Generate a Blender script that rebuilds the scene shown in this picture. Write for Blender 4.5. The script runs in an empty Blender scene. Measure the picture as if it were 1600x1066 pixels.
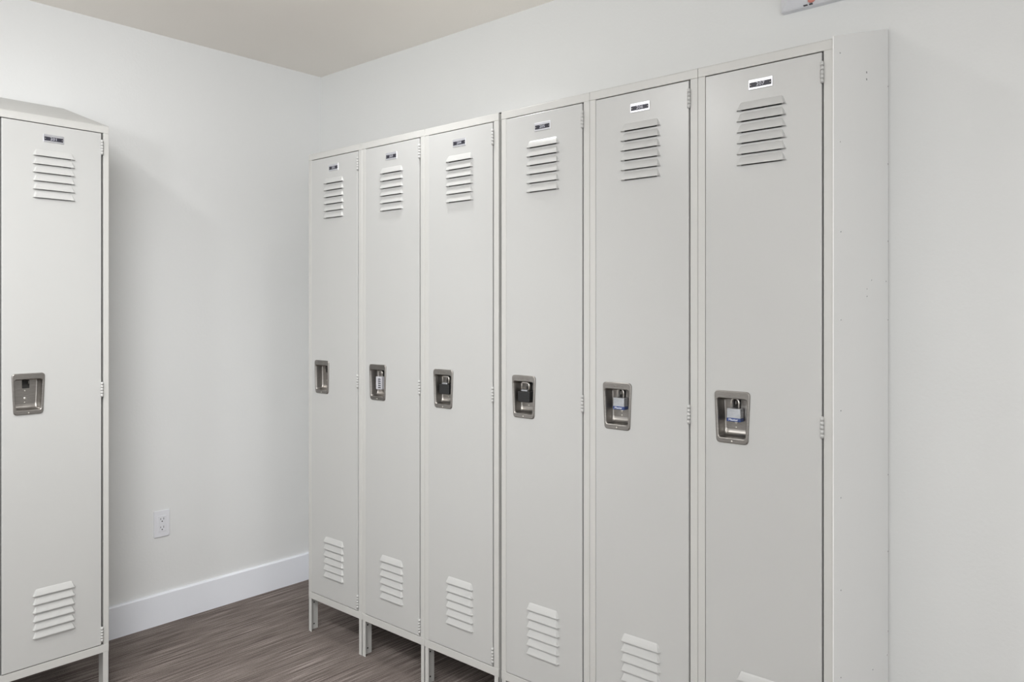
import bpy, bmesh, math, random
from mathutils import Vector, Matrix
random.seed(4)
sc = bpy.context.scene
C = sc.collection
PI = math.pi

# ------------------------------------------------------------------ materials
def new_mat(name):
    m = bpy.data.materials.new(name); m.use_nodes = True
    nt = m.node_tree
    return m, nt, nt.nodes['Principled BSDF']

def coords(nt, scale=(1, 1, 1)):
    tc = nt.nodes.new('ShaderNodeTexCoord'); mp = nt.nodes.new('ShaderNodeMapping')
    mp.inputs['Scale'].default_value = scale
    nt.links.new(tc.outputs['Object'], mp.inputs['Vector'])
    return mp.outputs['Vector']

def noise(nt, vec, scale, detail=3, rough=.5):
    n = nt.nodes.new('ShaderNodeTexNoise')
    n.inputs['Scale'].default_value = scale; n.inputs['Detail'].default_value = detail
    n.inputs['Roughness'].default_value = rough
    nt.links.new(vec, n.inputs['Vector'])
    return n.outputs['Fac']

def ramp(nt, fac, stops):
    r = nt.nodes.new('ShaderNodeValToRGB')
    e = r.color_ramp.elements
    while len(e) < len(stops): e.new(.5)
    for i, (p, c) in enumerate(stops):
        e[i].position = p; e[i].color = (*c, 1)
    nt.links.new(fac, r.inputs['Fac'])
    return r.outputs['Color']

def bump(nt, fac, strength, dist, b):
    n = nt.nodes.new('ShaderNodeBump')
    n.inputs['Strength'].default_value = strength; n.inputs['Distance'].default_value = dist
    nt.links.new(fac, n.inputs['Height']); nt.links.new(n.outputs['Normal'], b.inputs['Normal'])

def paint(name, col, rough=.5, var=.02, nscale=3, bs=0, bscale=200, bd=.001, metallic=0, spec=.5):
    m, nt, b = new_mat(name)
    v = coords(nt)
    f = noise(nt, v, nscale, 4)
    lo = tuple(max(0, c * (1 - var)) for c in col); hi = tuple(min(1, c * (1 + var)) for c in col)
    nt.links.new(ramp(nt, f, [(.3, lo), (.7, hi)]), b.inputs['Base Color'])
    b.inputs['Roughness'].default_value = rough
    b.inputs['Metallic'].default_value = metallic
    b.inputs['Specular IOR Level'].default_value = spec
    if bs: bump(nt, noise(nt, v, bscale, 2), bs, bd, b)
    return m

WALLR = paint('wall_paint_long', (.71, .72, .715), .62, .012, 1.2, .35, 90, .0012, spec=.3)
WALL = paint('wall_paint_lit', (.74, .75, .75), .62, .012, 1.2, .35, 90, .0012, spec=.3)  # lightened copy of the long wall's paint; stronger light put into the colour
CEIL = paint('ceiling_paint', (.90, .868, .82), .9, .01, 2, .3, 120, .001, spec=.2)
TRIM = paint('white_trim_paint', (.84, .865, .92), .4, .008, 2)
LOCK = paint('putty_enamel', (.485, .489, .481), .29, .01, 2, .08, 350, .0004)
LOCKF = paint('putty_enamel_frame', (.52, .52, .503), .36, .01, 3, .06, 350, .0004)
PANEL = paint('pale_enamel', (.84, .845, .84), .42, .015, 1.5, .05, 200, .0005)
DARK = paint('gap_shade_and_holes', (.02, .019, .018), .8)
BLACK = paint('black_vinyl', (.014, .014, .015), .5, .2, 40)
PLATE = paint('bright_aluminium', (.72, .73, .78), .3, .03, 60, metallic=.85)
BAND = paint('number_band', (.018, .018, .03), .4, .1, 80)
DIGIT = paint('number_paint', (.55, .56, .62), .5)
PLASTIC = paint('white_plastic', (.74, .75, .79), .35, .01, 5)
HOLE = paint('slot_dark', (.06, .06, .065), .7)
BLUE = paint('blue_band', (.04, .07, .20), .4, .05, 60)
LETTER = paint('white_letters', (.8, .82, .86), .5)
RED = paint('red_lens', (.66, .25, .21), .35, .05, 40)

def steel(name, col, rough, stretch=(1, 1, 14), spread=.12):
    m, nt, b = new_mat(name)
    f = noise(nt, coords(nt, stretch), 60, 4)
    nt.links.new(ramp(nt, f, [(.3, tuple(c * (1 - spread) for c in col)), (.7, tuple(min(1, c * (1 + spread)) for c in col))]), b.inputs['Base Color'])
    b.inputs['Metallic'].default_value = 1; b.inputs['Roughness'].default_value = rough
    bump(nt, f, .08, .0004, b)
    return m
STEEL = steel('brushed_steel', (.33, .315, .298), .36)
CHROME = steel('polished_shackle', (.72, .70, .66), .30, (1, 1, 1), .04)
LAMIN = steel('laminated_steel', (.62, .64, .67), .42, (1, 1, 1), .06)
SILVER = paint('silver_casing', (.60, .60, .64), .4, .03, 50, metallic=.25)

def carpet():
    m, nt, b = new_mat('striped_carpet')
    L = nt.links
    fine = noise(nt, coords(nt, (260, 3.2, 1)), 1, 2, .6)        # thin broken stripes that run along the Y axis
    thin = noise(nt, coords(nt, (480, 9, 1)), 1, 2, .6)
    mid = noise(nt, coords(nt, (34, .5, 1)), 1, 2, .5)
    pile = noise(nt, coords(nt, (1, 1, 1)), 260, 4, .75)
    def mul(a, t):
        n = nt.nodes.new('ShaderNodeMath'); n.operation = 'MULTIPLY'; n.inputs[1].default_value = t
        L.new(a, n.inputs[0]); return n.outputs[0]
    def add(a, c):
        n = nt.nodes.new('ShaderNodeMath'); n.operation = 'ADD'
        L.new(a, n.inputs[0]); L.new(c, n.inputs[1]); return n.outputs[0]
    h = add(add(mul(fine, .44), mul(thin, .22)), add(mul(mid, .10), mul(pile, .24)))
    col = ramp(nt, h, [(.36, (.034, .025, .022)), (.44, (.112, .092, .082)), (.52, (.200, .170, .156)), (.63, (.40, .355, .33))])
    L.new(col, b.inputs['Base Color'])
    b.inputs['Roughness'].default_value = .95; b.inputs['Specular IOR Level'].default_value = .1
    bump(nt, h, .7, .006, b)
    return m
CARPET = carpet()

# ------------------------------------------------------------------ mesh builder
class MB:
    def __init__(s, *mats): s.bm = bmesh.new(); s.mats = list(mats)
    def mi(s, m):
        if m is None: return 0
        if m not in s.mats: s.mats.append(m)
        return s.mats.index(m)
    def face(s, pts, m=None, smooth=False):
        f = s.bm.faces.new([s.bm.verts.new(p) for p in pts]); f.material_index = s.mi(m); f.smooth = smooth
        return f
    def box(s, x0, x1, y0, y1, z0, z1, m=None, bev=0, seg=1):
        r = bmesh.ops.create_cube(s.bm, size=1)
        for v in r['verts']:
            v.co = Vector(((x0 + x1) / 2 + v.co.x * (x1 - x0), (y0 + y1) / 2 + v.co.y * (y1 - y0), (z0 + z1) / 2 + v.co.z * (z1 - z0)))
        es = {e for v in r['verts'] for e in v.link_edges}; fs = {f for v in r['verts'] for f in v.link_faces}
        for f in fs: f.material_index = s.mi(m)
        if bev:
            rr = bmesh.ops.bevel(s.bm, geom=list(es), offset=bev, segments=seg, affect='EDGES', profile=.5)
            for f in rr['faces']: f.material_index = s.mi(m)
    def prism(s, poly, axis, a, b, m=None):
        """poly: 2-D outline, extruded along axis from a to b"""
        def P(u, v, t): return {'x': (t, u, v), 'y': (u, t, v), 'z': (u, v, t)}[axis]
        lo = [s.bm.verts.new(P(u, v, a)) for u, v in poly]; hi = [s.bm.verts.new(P(u, v, b)) for u, v in poly]
        n = len(poly); fs = [s.bm.faces.new(lo[::-1]), s.bm.faces.new(hi)]
        for i in range(n): fs.append(s.bm.faces.new((lo[i], lo[(i + 1) % n], hi[(i + 1) % n], hi[i])))
        for f in fs: f.material_index = s.mi(m)
    def cyl(s, p, q, r, m=None, n=14, r2=None):
        p, q = Vector(p), Vector(q); d = q - p
        rr = bmesh.ops.create_cone(s.bm, cap_ends=True, segments=n, radius1=r, radius2=r if r2 is None else r2, depth=d.length,
                                   matrix=Matrix.Translation((p + q) / 2) @ d.to_track_quat('Z', 'Y').to_matrix().to_4x4())
        for f in {f for v in rr['verts'] for f in v.link_faces}:
            f.material_index = s.mi(m); f.smooth = len(f.verts) == 4
    def sphere(s, c, r, m=None, sc_=(1, 1, 1), n=14):
        rr = bmesh.ops.create_uvsphere(s.bm, u_segments=n, v_segments=n // 2 + 2, radius=r,
                                       matrix=Matrix.Translation(c) @ Matrix.Diagonal((*sc_, 1)))
        for f in {f for v in rr['verts'] for f in v.link_faces}: f.material_index = s.mi(m); f.smooth = True
    def tube(s, pts, r, m=None, n=10):
        pts = [Vector(p) for p in pts]; rings = []
        up = Vector((0, 1, 0))
        for i, p in enumerate(pts):
            t = (pts[min(i + 1, len(pts) - 1)] - pts[max(i - 1, 0)]).normalized()
            u = t.cross(up).normalized(); w = t.cross(u)
            rings.append([s.bm.verts.new(p + r * (math.cos(2 * PI * k / n) * u + math.sin(2 * PI * k / n) * w)) for k in range(n)])
        for a, b in zip(rings, rings[1:]):
            for k in range(n):
                f = s.bm.faces.new((a[k], a[(k + 1) % n], b[(k + 1) % n], b[k])); f.material_index = s.mi(m); f.smooth = True
        for e in (rings[0], rings[-1][::-1]):
            f = s.bm.faces.new(e); f.material_index = s.mi(m)
    def loft(s, rings, mats, cap=None):
        vs = [[s.bm.verts.new(p) for p in r] for r in rings]; n = len(rings[0])
        for i in range(len(vs) - 1):
            for k in range(n):
                f = s.bm.faces.new((vs[i][k], vs[i][(k + 1) % n], vs[i + 1][(k + 1) % n], vs[i + 1][k]))
                f.material_index = s.mi(mats[i]); f.smooth = True
        if cap is not None:
            f = s.bm.faces.new(vs[-1]); f.material_index = s.mi(cap)
    def text(s, txt, loc, size, m, ext=.0003, sx=1, rotz=0):
        """letters standing in the XZ plane, facing -Y, centred on loc"""
        cu = bpy.data.curves.new('t', 'FONT'); cu.body = txt; cu.size = size; cu.extrude = ext
        cu.align_x = 'CENTER'; cu.align_y = 'CENTER'; cu.resolution_u = 2
        o = bpy.data.objects.new('t', cu)
        me = bpy.data.meshes.new_from_object(o)
        me.transform(Matrix.Translation(loc) @ Matrix.Rotation(rotz, 4, 'Z') @ Matrix.Rotation(PI / 2, 4, 'X') @ Matrix.Diagonal((sx, 1, 1, 1)))
        n0 = len(s.bm.faces); s.bm.from_mesh(me); s.bm.faces.ensure_lookup_table()
        for f in s.bm.faces[n0:]: f.material_index = s.mi(m)
        bpy.data.meshes.remove(me); bpy.data.objects.remove(o); bpy.data.curves.remove(cu)
    def build(s, name, parent=None, label=None, recalc=True, **kw):
        if recalc: bmesh.ops.recalc_face_normals(s.bm, faces=s.bm.faces[:])
        me = bpy.data.meshes.new(name); s.bm.to_mesh(me); s.bm.free()
        for m in s.mats: me.materials.append(m)
        o = bpy.data.objects.new(name, me); C.objects.link(o)
        if parent: o.parent = parent
        if label: o['label'] = label
        for k, v in kw.items(): o[k] = v
        return o

def thing(name, label, cat, loc, rotz=0, group=None):
    o = bpy.data.objects.new(name, None); C.objects.link(o)
    o.empty_display_size = .05
    o.location = loc; o.rotation_euler = (0, 0, rotz); o['label'] = label; o['category'] = cat
    if group: o['group'] = group
    return o

# ------------------------------------------------------------------ measured layout (metres)
XW = -3.3112          # face of the end wall
YW = 2.3206           # face of the wall behind the row
YF = 1.8846           # fronts of the row
XF = -2.873           # front of the lone locker
CEI = 2.507
X1, Y0 = 2.2, -2.6    # the near, unseen sides of the room
LEG, TOPZ, REARZ = .138, 1.981, 2.121

# ------------------------------------------------------------------ the room
def slab(name, x0, x1, y0, y1, z0, z1, m):
    b = MB(m); b.box(x0, x1, y0, y1, z0, z1); return b.build(name, kind='structure')
slab('floor', XW - .1, X1 + .1, Y0 - .1, YW + .1, -.05, 0, CARPET)
slab('ceiling', XW - .1, X1 + .1, Y0 - .1, YW + .1, CEI, CEI + .05, CEIL)
slab('wall_left', XW - .1, XW, Y0 - .1, YW, 0, CEI, WALL)
slab('wall_right', XW - .1, X1 + .1, YW, YW + .1, 0, CEI, WALLR)
slab('wall_near', X1, X1 + .1, Y0 - .1, YW, 0, CEI, WALL)
slab('wall_opposite', XW, X1, Y0 - .1, Y0, 0, CEI, WALL)
def baseboard(name, axis, a, b, face, sgn):
    m = MB(TRIM)
    t, h = .014, .1325
    prof = [(face, 0), (face + sgn * t, 0), (face + sgn * t, h - .006), (face + sgn * (t - .004), h - .001), (face + sgn * (t - .006), h), (face, h)]
    m.prism(prof, axis, a, b)
    return m.build(name, kind='structure')
def base_left():
    m = MB(TRIM); t, h = .014, .1325
    prof = [(XW, 0), (XW + t, 0), (XW + t, h - .006), (XW + t - .004, h - .001), (XW + t - .006, h), (XW, h)]
    m.prism(prof, 'y', Y0, YW - .0001)
    return m.build('baseboard_left', kind='structure')
base_left()
baseboard('baseboard_right', 'x', XW + .015, X1, YW, -1)

# ------------------------------------------------------------------ lockers
def rrect(hwt, hwb, z0, z1, r, y, xc, n=5):
    """rounded trapezoid ring in the XZ plane at depth y"""
    pts = []
    for cx_, cz, a0 in ((hwt - r, z1 - r, 0), (-hwt + r, z1 - r, PI / 2), (-hwb + r, z0 + r, PI), (hwb - r, z0 + r, 1.5 * PI)):
        for k in range(n + 1):
            a = a0 + PI / 2 * k / n
            pts.append((xc + cx_ + r * math.cos(a), y, cz + r * math.sin(a)))
    return pts

LP, LW = .0278, .130            # louver pitch and width
UP0, LO0 = 1.709, .257          # lowest louver edge of the upper and the lower set
HX = .099                       # centre of the latch recess from the locker's left edge

def door_part(W, root):
    x0, x1, z0, z1 = .0235, W - .0260, .1680, 1.9545
    c = W / 2
    m = MB(LOCK)
    e, y = .0015, -.0015
    # flat front with real openings (louvers and latch recess)
    lx0, lx1 = c - LW / 2 + .0125, c + LW / 2 - .0125
    hx0, hx1, hz0, hz1 = HX - .041, HX + .041, 1.008, 1.115
    def inhole(x, z):
        if hx0 < x < hx1 and hz0 < z < hz1: return True
        if lx0 < x < lx1:
            for b0 in (UP0, LO0):
                for k in range(6):
                    if b0 + k * LP - .0012 < z < b0 + k * LP + .009: return True
        return False
    xs = sorted({x0 + e, x1 - e, lx0, lx1, hx0, hx1})
    zs = {z0 + e, z1 - e, hz0, hz1}
    for b0 in (UP0, LO0):
        for k in range(6): zs |= {b0 + k * LP - .0012, b0 + k * LP + .009}
    zs = sorted(zs)
    V = {}
    def v(x, z):
        if (x, z) not in V: V[(x, z)] = m.bm.verts.new((x, y, z))
        return V[(x, z)]
    for i in range(len(xs) - 1):
        for j in range(len(zs) - 1):
            if inhole((xs[i] + xs[i + 1]) / 2, (zs[j] + zs[j + 1]) / 2): continue
            m.bm.faces.new((v(xs[i], zs[j]), v(xs[i + 1], zs[j]), v(xs[i + 1], zs[j + 1]), v(xs[i], zs[j + 1])))
    # rolled edge and returns
    def ring(ins, yy): return [(x0 + ins, yy, z0 + ins), (x1 - ins, yy, z0 + ins), (x1 - ins, yy, z1 - ins), (x0 + ins, yy, z1 - ins)]
    R = [ring(e, y), ring(e * .3, y + e * .35), ring(0, y + e * 1.2), ring(0, .017), ring(.012, .017)]
    for a, b in zip(R, R[1:]):
        for k in range(4): m.face((a[k], a[(k + 1) % 4], b[(k + 1) % 4], b[k]))
    # pressed louvers
    for b0 in (UP0, LO0):
        for k in range(6):
            zb = b0 + k * LP; zt = zb + .0215
            prof = [(y, zt), (y - .0022, zt - .004), (y - .0052, zt - .011), (y - .0078, zb + .003), (y - .0084, zb)]
            n = len(prof)
            for i in range(n - 1):
                ta, tb = i / (n - 1), (i + 1) / (n - 1)
                ia, ib = .013 - .009 * ta, .013 - .009 * tb
                a, b = prof[i], prof[i + 1]
                L0, L1 = c - LW / 2, c + LW / 2
                m.face(((L0 + ia, *a), (L1 - ia, *a), (L1 - ib, *b), (L0 + ib, *b)))
                for X, sg in ((L0, 1), (L1, -1)):      # sloping cheeks
                    oa, ob = .012 * (1 - ta), .012 * (1 - tb)
                    m.face(((X + sg * ia, *a), (X + sg * ib, *b), (X + sg * ob * .9, y + .0001, b[1]), (X + sg * oa * .9, y + .0001, a[1])))
    d = m.build('door', root, recalc=False)
    return d

def latch_part(door):
    m = MB(STEEL)
    y = -.0015
    zt, zb = 1.131, .996
    rings = [rrect(.0485, .0435, zb, zt, .010, y + .0005, HX), rrect(.0483, .0433, zb + .0002, zt - .0002, .010, y - .003, HX),
             rrect(.0465, .0415, zb + .002, zt - .002, .009, y - .0048, HX),
             rrect(.0425, .0385, 1.0080, 1.1130, .008, y - .0048, HX), rrect(.0408, .0368, 1.0100, 1.1113, .007, y - .0030, HX),
             rrect(.0395, .0355, 1.0115, 1.1105, .007, .001, HX),
             rrect(.0365, .0330, 1.0120, 1.1095, .007, .012, HX),
             rrect(.0355, .0325, 1.0135, 1.1090, .007, .019, HX), rrect(.0350, .0320, 1.024, 1.1085, .007, .0243, HX), rrect(.0320, .0290, 1.029, 1.1065, .006, .0250, HX)]
    m.loft(rings, [None] * 9, cap=None)
    m.bm.normal_update()
    for f in m.bm.faces:
        if abs(abs(f.normal.y)) > .97 and f.calc_center_median().y < 0: f.smooth = False
    f = m.bm.faces.new([m.bm.verts.new(p) for p in rrect(.0320, .0290, 1.029, 1.1065, .006, .0250, HX)])
    # staple slot in the back, staple, rivets
    m.box(HX - .010, HX + .011, .0225, .0249, 1.080, 1.1065, DARK, .001)
    m.box(HX + .0035, HX + .0055, .008, .024, 1.096, 1.105, STEEL, .0006)
    for z, r in ((1.072, .0024), (1.047, .0045), (1.034, .0024)): m.sphere((HX - .002, .0248, z), r, CHROME, (1, .5, 1), 10)
    m.sphere((HX, y - .0048, 1.0015), .0024, CHROME, (1, .5, 1), 10)
    m.text('PENCO', (HX, y - .0049, 1.1205), .0092, STEEL, .0007, 1.45)
    return m.build('latch_recess', door, 'brushed steel latch recess')

def plate_part(W, door, num):
    m = MB(PLATE); c = W / 2 - .0015; y = -.0015
    m.box(c - .0315, c + .0315, y - .0016, y, 1.8965, 1.9225, None, .0008)
    m.box(c - .0285, c + .0285, y - .0020, y - .0010, 1.9020, 1.9145, BAND)
    m.text(num, (c, y - .0021, 1.9083), .0125, DIGIT, .0002, 1.2)
    for s in (-1, 1): m.sphere((c + s * .0255, y - .002, 1.9083), .0012, CHROME, (1, .5, 1), 8)
    return m.build('number_plate', door, 'bright metal plate with a dark number band')

def locker(label, W, loc, rotz, num, group, flange=.045, first=False, last=False):
    r = thing('locker', label, 'locker', loc, rotz, group)
    D = YW - YF - .004
    # frame: header, sill, two jambs
    f = MB(LOCKF); g = .0004; J = .0215 if group else .0175
    f.box(g, W - g, 0, .022, 1.9573, TOPZ, None, .0012, 2)
    f.box(g, W - g, 0, .022, LEG, .1655, None, .0014, 2)
    f.box(g, J, .0004, .022, .1655, 1.9573, None, .0010)
    f.box(W - J - .0008, W - g, .0004, .022, .1655, 1.9573, None, .0010)
    f.build('frame', r)
    # sheet steel box behind the frame
    b = MB(LOCKF)
    def slope(y): return TOPZ + (REARZ - TOPZ) * y / (YW - YF)
    t = .0015
    for xa in (g, W - g - t):
        b.prism([(.022, LEG + .002), (D, LEG + .002), (D, slope(D) - .002), (.022, slope(.022) - .002)], 'x', xa, xa + t)
    b.box(g + t, W - g - t, D - t, D, LEG + .002, slope(D) - .003)
    b.box(g + t, W - g - t, .022, D - t, LEG + .002, LEG + .004)
    b.box(g + t, W - g - t, .03, D - t, 1.60, 1.602)
    b.box(W - .0315, W - .0190, .0178, .0190, .160, 1.962, DARK)  # dark strips stand in for the shade inside the door gaps
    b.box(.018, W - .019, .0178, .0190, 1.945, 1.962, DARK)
    b.build('body', r)
    h = MB(LOCKF)
    h.prism([(.0005, TOPZ), (D, slope(D) - .0015), (D, slope(D)), (.0005, TOPZ + .0015)], 'x', g, W - g)
    h.build('sloped_top', r)
    d = door_part(W, r)
    latch_part(d)
    plate_part(W, d, num)
    for z in (.204, 1.060, 1.906):                     # knuckled hinges on the right edge
        k = MB(LOCK); x = W - .0245
        for i in range(5):
            a = z - .0255 + i * .0102
            k.cyl((x, -.0030, a + .0006), (x, -.0030, a + .0096), .0042, None, 12)
        k.cyl((x, -.0030, z - .0262), (x, -.0030, z + .0262), .0030, None, 10)
        k.box(x + .0005, x + .0012, -.003, .012, z - .025, z + .025)
        k.build('hinge', d)
    # angle legs
    for xs in (0, 1):
        for yb in (0, 1):
            l = MB(LOCKF, DARK)
            x0, x1 = (0, .0195) if xs == 0 else (W - .0195, W)
            if yb == 0:
                l.box(x0, x1, .001, .0028, 0, LEG + .001)
                xa = x0 if xs == 0 else x1 - .0018
                l.box(xa, xa + .0018, .001, flange, 0, LEG + .001)
                yy = .026
            else:
                l.box(x0, x1, D - .0028, D - .001 , 0, LEG + .003)
                xa = x0 if xs == 0 else x1 - .0018
                l.box(xa, xa + .0018, D - flange, D - .001, 0, LEG + .003)
                yy = D - .026
            sx = xa + .0018 if xs == 0 else xa
            for z in (.112, .022):
                l.cyl((sx - .0006, yy, z), (sx + .0006, yy, z), .0032, DARK, 10)
            l.build('leg', r)
    return r

ROW = 'putty coloured lockers in the row against the wall'
w1, w2 = .3562, .3516
a1, a2 = -2.7758, -1.6962
rows = [
    (a1, w1, '202', 'locker at the far end of the row by the room corner, without a padlock'),
    (a1 + w1, w1, '203', 'locker whose recess holds the tall silver padlock with number wheels'),
    (a1 + 2 * w1, w1, '204', 'locker with a black padlock, its right edge at the dark gap in the row'),
    (a2, w2, '205', 'locker with a black padlock, its left edge at the dark gap in the row'),
    (a2 + w2, w2, '206', 'locker with a blue banded padlock, standing second from the pale end panel'),
    (a2 + 2 * w2, w2, '207', 'locker with a blue banded padlock, directly beside the pale end panel'),
]
for x, w, num, lab in rows:
    locker(lab, w, (x, YF, 0), 0, num, ROW)
locker('single putty locker standing apart from the row, with sloped top and empty latch recess', .352, (XF, .7776, 0), PI / 2, '201', None, flange=.085)

# ------------------------------------------------------------------ end panel closing the row
def end_panel():
    m = MB(PANEL, HOLE)
    x0, x1 = a2 + 3 * w2 + .0006, a2 + 3 * w2 + .0026
    D = YW - YF
    m.prism([(YF - .004, 0), (YW - .0045, 0), (YW - .0045, REARZ - .001), (YF + .01, TOPZ + .010), (YF - .004, TOPZ + .004)], 'x', x0, x1)
    pts = [(.038, 1.956), (.242, 1.956), (.242, 1.938), (.038, 1.743), (.043, 1.528), (.279, 1.418), (.242, 1.394), (.242, 1.375), (.409, 1.418),
           (.427, 1.959), (.427, 1.744), (.427, 1.53), (.427, 1.312), (.043, 1.316), (.043, 1.098), (.043, .889), (.043, .667), (.043, .457),
           (.427, .883), (.427, .67), (.427, .449), (.418, .386), (.29, .39), (.043, .245), (.427, .235)]
    for i, (y, z) in enumerate(pts):
        if i in (1, 2): m.cyl((x1 - .001, YF + y, z), (x1 + .0003, YF + y, z), .0028, HOLE, 10)
        else:
            m.sphere((x1, YF + y, z), .0030, None, (.4, 1, 1), 10)
            m.cyl((x1, YF + y, z), (x1 + .0014, YF + y, z), .0016, HOLE, 8)
    o = m.build('end_panel')
    o['label'] = 'tall pale steel panel with rivets closing the near end of the locker row'; o['category'] = 'panel'
end_panel()

# ------------------------------------------------------------------ padlocks
def arc(w, z0, z1, n=10):
    """shackle path: up, over, down (local x, z)"""
    r = w / 2
    return [(-r, 0, z0)] + [(-r * math.cos(PI * k / n), 0, z1 - r + r * math.sin(PI * k / n)) for k in range(n + 1)] + [(r, 0, z0)]

def staple(w, z0, z1, r=.007, n=6):
    """squarer shackle path with tight bends"""
    h = w / 2; p = [(-h, 0, z0)]
    p += [(-h + r - r * math.cos(PI / 2 * k / n), 0, z1 - r + r * math.sin(PI / 2 * k / n)) for k in range(n + 1)]
    p += [(h - r + r * math.sin(PI / 2 * k / n), 0, z1 - r + r * math.cos(PI / 2 * k / n)) for k in range(n + 1)]
    return p + [(h, 0, z0)]

def pad_laminated(label, loc, group):
    r = thing('padlock', label, 'padlock', loc, 0, group)
    b = MB(LAMIN); hw, hh, t = .0185, .0165, .0100
    n = 7
    for k in range(n):
        z0 = -hh + .008 + k * (2 * hh - .008) / n
        b.box(-hw, hw, -t, t, z0 + .0002, z0 + (2 * hh - .008) / n - .0002, None, .0006)
    b.box(-hw + .001, hw - .001, -t + .001, t - .001, -hh + .004, hh - .0005)
    b.build('lock_body', r)
    c = MB(BLUE); c.box(-hw - .0008, hw + .0008, -t - .0008, t + .0008, -hh - .001, -hh + .0085, None, .0015, 2)
    c.box(-hw + .003, hw - .003, -t - .0011, -t - .0005, -hh + .0008, -hh + .0068, BLUE)
    c.text('Master', (0, -t - .0013, -hh + .0040), .0080, LETTER, .0003, 1.15)
    c.build('bumper_band', r, 'blue band with white lettering')
    s = MB(CHROME); s.tube(arc(.0205, hh - .002, hh + .0255), .0026); s.build('shackle', r)

def pad_black(label, loc, group):
    r = thing('padlock', label, 'padlock', loc, 0, group)
    b = MB(BLACK); b.box(-.0245, .0245, -.011, .011, -.0175, .0175, None, .003, 3)
    for k in range(3): b.box(-.0247, .0247, -.0112, .0112, -.009 + k * .008, -.0082 + k * .008)
    b.build('lock_body', r)
    s = MB(CHROME)
    s.tube(staple(.0300, .016, .0440), .0036); s.build('shackle', r)
    k = MB(LAMIN); k.box(-.012, .012, -.008, .008, .0170, .0225, None, .001); k.build('lock_core', r)

def pad_combo(label, loc):
    r = thing('padlock', label, 'padlock', loc, 0, None)
    b = MB(SILVER); b.box(-.0165, .0165, -.010, .010, -.0245, .0245, None, .003, 3)
    b.box(-.0005, .0125, -.0105, -.0095, -.020, .019, SILVER)
    b.build('lock_body', r)
    for k in range(5):
        z = -.0155 + k * .0078
        w = MB(PLATE); w.cyl((-.001, -.0085, z), (.013, -.0085, z), .0037, None, 14)
        w.box(.0010, .0150, -.0127, -.0116, z - .0018, z + .0018, HOLE); w.build('number_wheel', r)
    s = MB(CHROME); s.tube(staple(.021, .022, .0460), .0027); s.build('shackle', r)

py = YF + .0115
pad_combo('tall silver padlock with a column of number wheels', (a1 + w1 + .0975, py, 1.0600))
pad_black('black padlock in the recess just before the dark gap in the row', (a1 + 2 * w1 + .0980, py, 1.0615), 'black padlocks')
pad_black('black padlock in the recess just past the dark gap in the row', (a2 + .0945, py, 1.0625), 'black padlocks')
pad_laminated('steel padlock with a blue band, on the second locker from the end panel', (a2 + w2 + .1010, py, 1.0700), 'blue banded steel padlocks')
pad_laminated('steel padlock with a blue band, on the locker beside the end panel', (a2 + 2 * w2 + .1005, py, 1.0690), 'blue banded steel padlocks')

# ------------------------------------------------------------------ wall outlet
def outlet():
    r = thing('wall_outlet', 'white rectangular power outlet on the end wall above the baseboard', 'outlet', (XW, 1.515, .426), PI / 2)
    p = MB(PLASTIC); p.box(-.0335, .0335, -.0055, 0, -.056, .056, None, .002, 3); p.build('cover_plate', r)
    s = MB(PLASTIC, HOLE); s.box(-.0168, .0168, -.0072, -.004, -.0335, .0335, None, .0008)
    for zc in (.0165, -.0185):
        s.box(-.0075, -.0055, -.0076, -.0070, zc + .001, zc + .008, HOLE)
        s.box(.0055, .0075, -.0076, -.0070, zc + .000, zc + .009, HOLE)
        s.cyl((0, -.0077, zc - .006), (0, -.0070, zc - .006), .0026, HOLE, 12)
    s.build('socket', r)
outlet()

# ------------------------------------------------------------------ emergency light on the wall above the row
def emergency():
    x0, x1, z0 = -.935, -.62, 2.2325
    r = thing('emergency_light', 'white plastic wall fixture with a small red lens, high above the end locker', 'light', ((x0 + x1) / 2, YW, z0))
    h = (x1 - x0) / 2
    m = MB(PLASTIC)
    def ring(ix, iz, y): return [(-h + ix, -y, iz), (h - ix, -y, iz), (h - ix, -y, .15 - iz), (-h + ix, -y, .15 - iz)]
    m.loft([ring(0, 0, 0), ring(0, 0, .022), ring(.004, .003, .027), ring(.030, .022, .050), ring(.034, .026, .052)], [None] * 4, cap=None)
    m.face(ring(.034, .026, .052))
    for f in m.bm.faces: f.smooth = False
    m.build('housing', r)
    bp = MB(PLASTIC); bp.box(-h + .01, h - .01, -.002, 0, .01, .14); bp.build('back_plate', r)
    l = MB(RED); l.sphere((-.062, -.036, .0100), .0070, None, (1.5, 1, 1), 14); l.build('red_lens', r, 'small red lens')
    t = MB(HOLE)
    t.box(-.088, -.076, -.0310, -.0255, .0005, .0035, None, .0008); t.box(-.071, -.061, -.0310, -.0255, .0005, .0035, None, .0008)
    t.build('test_button', r)
    for s in (-1, 1):
        k = MB(PLASTIC, LAMIN); c = (s * .085, -.085, .085)
        k.cyl((s * .085, -.050, .085), c, .012, None, 14)
        k.cyl((s * .085, -.062, .085), (s * .085, -.105, .078), .028, None, 24, .043)
        k.cyl((s * .085, -.1052, .078), (s * .085, -.1062, .078), .038, LAMIN, 24)
        k.build('lamp_head', r)
emergency()

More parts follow.
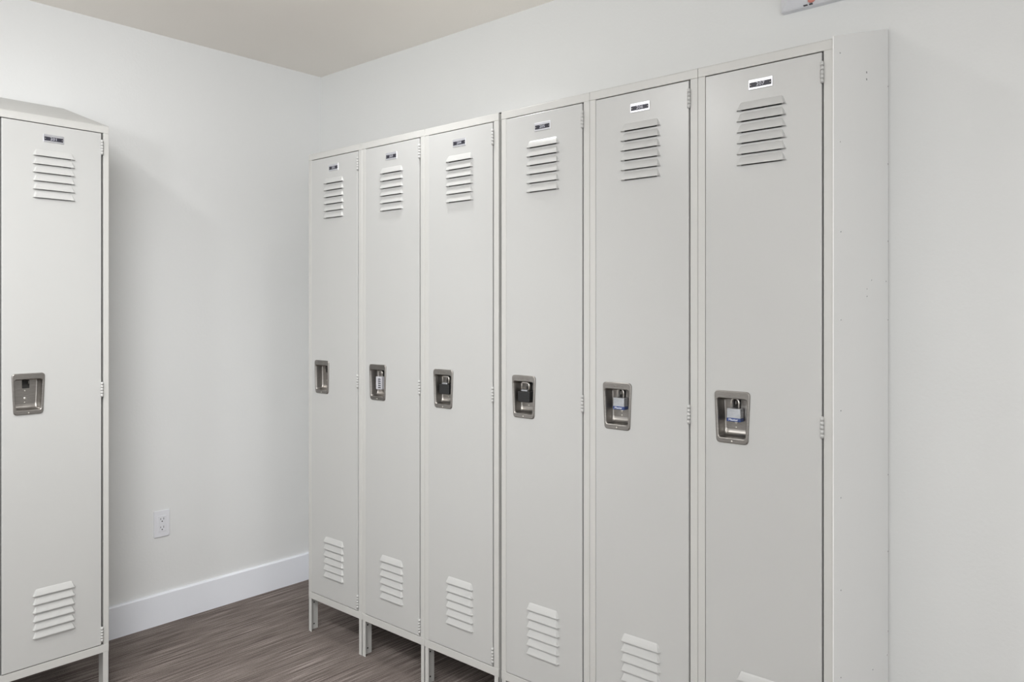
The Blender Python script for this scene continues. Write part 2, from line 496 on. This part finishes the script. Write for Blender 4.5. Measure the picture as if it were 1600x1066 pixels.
# ------------------------------------------------------------------ lights
def area(name, loc, size, power, col=(1, 1, 1), rot=(0, 0, 0), shape='DISK', spread=PI, size_y=None):
    d = bpy.data.lights.new(name, 'AREA'); d.shape = shape; d.size = size; d.energy = power; d.color = col; d.spread = spread
    if size_y: d.size_y = size_y
    o = bpy.data.objects.new(name, d); C.objects.link(o); o.location = loc; o.rotation_euler = rot
    return o
def aim(name, loc, tgt, size, power, spread=PI, col=(1, 1, 1)):
    d = Vector(tgt) - Vector(loc)
    return area(name, loc, size, power, col, d.to_track_quat('-Z', 'Y').to_euler(), spread=spread)
WARM = (1, .995, .985)
def aim(name, loc, tgt, size, power, spread=PI, col=(1, 1, 1)):
    d = Vector(tgt) - Vector(loc)
    return area(name, loc, size, power, col, d.to_track_quat('-Z', 'Y').to_euler(), spread=spread)
WARM = (1, .995, .985)
def aim(name, loc, tgt, size, power, spread=PI, col=(1, 1, 1)):
    d = Vector(tgt) - Vector(loc)
    return area(name, loc, size, power, col, d.to_track_quat('-Z', 'Y').to_euler(), spread=spread)
WARM = (1, .995, .985)
def aim(name, loc, tgt, size, power, spread=PI, col=(1, 1, 1)):
    d = Vector(tgt) - Vector(loc)
    return area(name, loc, size, power, col, d.to_track_quat('-Z', 'Y').to_euler(), spread=spread)
WARM = (1, .995, .985)
def aim(name, loc, tgt, size, power, spread=PI, col=(1, 1, 1)):
    d = Vector(tgt) - Vector(loc)
    return area(name, loc, size, power, col, d.to_track_quat('-Z', 'Y').to_euler(), spread=spread)
WARM = (1, .995, .985)
def aim(name, loc, tgt, size, power, spread=PI, col=(1, 1, 1)):
    d = Vector(tgt) - Vector(loc)
    return area(name, loc, size, power, col, d.to_track_quat('-Z', 'Y').to_euler(), spread=spread)
WARM = (1, .995, .985)
def aim(name, loc, tgt, size, power, spread=PI, col=(1, 1, 1)):
    d = Vector(tgt) - Vector(loc)
    return area(name, loc, size, power, col, d.to_track_quat('-Z', 'Y').to_euler(), spread=spread)
WARM = (1, .995, .985)
area('downlight', (-2.05, -.07, CEI - .03), .14, 18, WARM)
area('downlight', (-1.98, 1.70, CEI - .03), .13, 3.1, WARM, spread=PI * .72)
area('downlight', (.10, -.05, CEI - .03), .18, 3.6, WARM)
area('downlight', (-2.42, -.82, CEI - .03), .24, 6, (.95, .97, 1))
area('fill_light', (-1.3, -1.2, CEI - .02), 2.0, 7, shape='RECTANGLE', size_y=2.0)
area('fill_light', (.8, -.6, CEI - .02), 2.0, 17, shape='RECTANGLE', size_y=2.0)
area('side_fill', (X1 - .05, -.6, 1.2), 3.0, 20.5, (.98, .99, 1), rot=(0, PI / 2, 0), shape='RECTANGLE', size_y=3.0)  # added fill from the near side
area('opposite_fill', (-.6, -2.5, 1.8), 3.0, 19, (.98, .99, 1), rot=(PI / 2, 0, 0), shape='RECTANGLE', size_y=1.1)  # invented source that lifts the row fronts, not a room fixture
area('room_fill', (1.1, -1.5, 1.8), 2.2, 31, (.99, .995, 1), rot=(PI / 2, 0, .95), shape='RECTANGLE', size_y=1.0)  # added soft source behind the camera for general brightness
aim('bounce_fill', (-.5, -1.1, 1.7), (-1.0, -.4, 2.5), .3, 17.5, PI * .5)  # added upward source, put in to brighten the ceiling
aim('corner_fill', (-1.3, .2, 2.42), (-3.2, 1.7, .7), .7, 12, PI * .55)  # added to lift the far corner and end wall; no such fixture known
w = bpy.data.worlds.new('world'); sc.world = w; w.use_nodes = True
w.node_tree.nodes['Background'].inputs['Color'].default_value = (.8, .82, .85, 1)
w.node_tree.nodes['Background'].inputs['Strength'].default_value = 0

# ------------------------------------------------------------------ camera
cam = bpy.data.cameras.new('camera'); co = bpy.data.objects.new('camera', cam); C.objects.link(co)
co.location = (0, 0, 1.3452); co.rotation_euler = (PI / 2, 0, .7189)
cam.sensor_width = 36; cam.lens = 1217.48 / 1600 * 36
cam.shift_y = -(533 - 481.09) / 1600
cam.clip_start = .02
sc.camera = co
sc.view_settings.view_transform = 'Standard'; sc.view_settings.look = 'None'
sc.view_settings.exposure = 0; sc.view_settings.gamma = 1
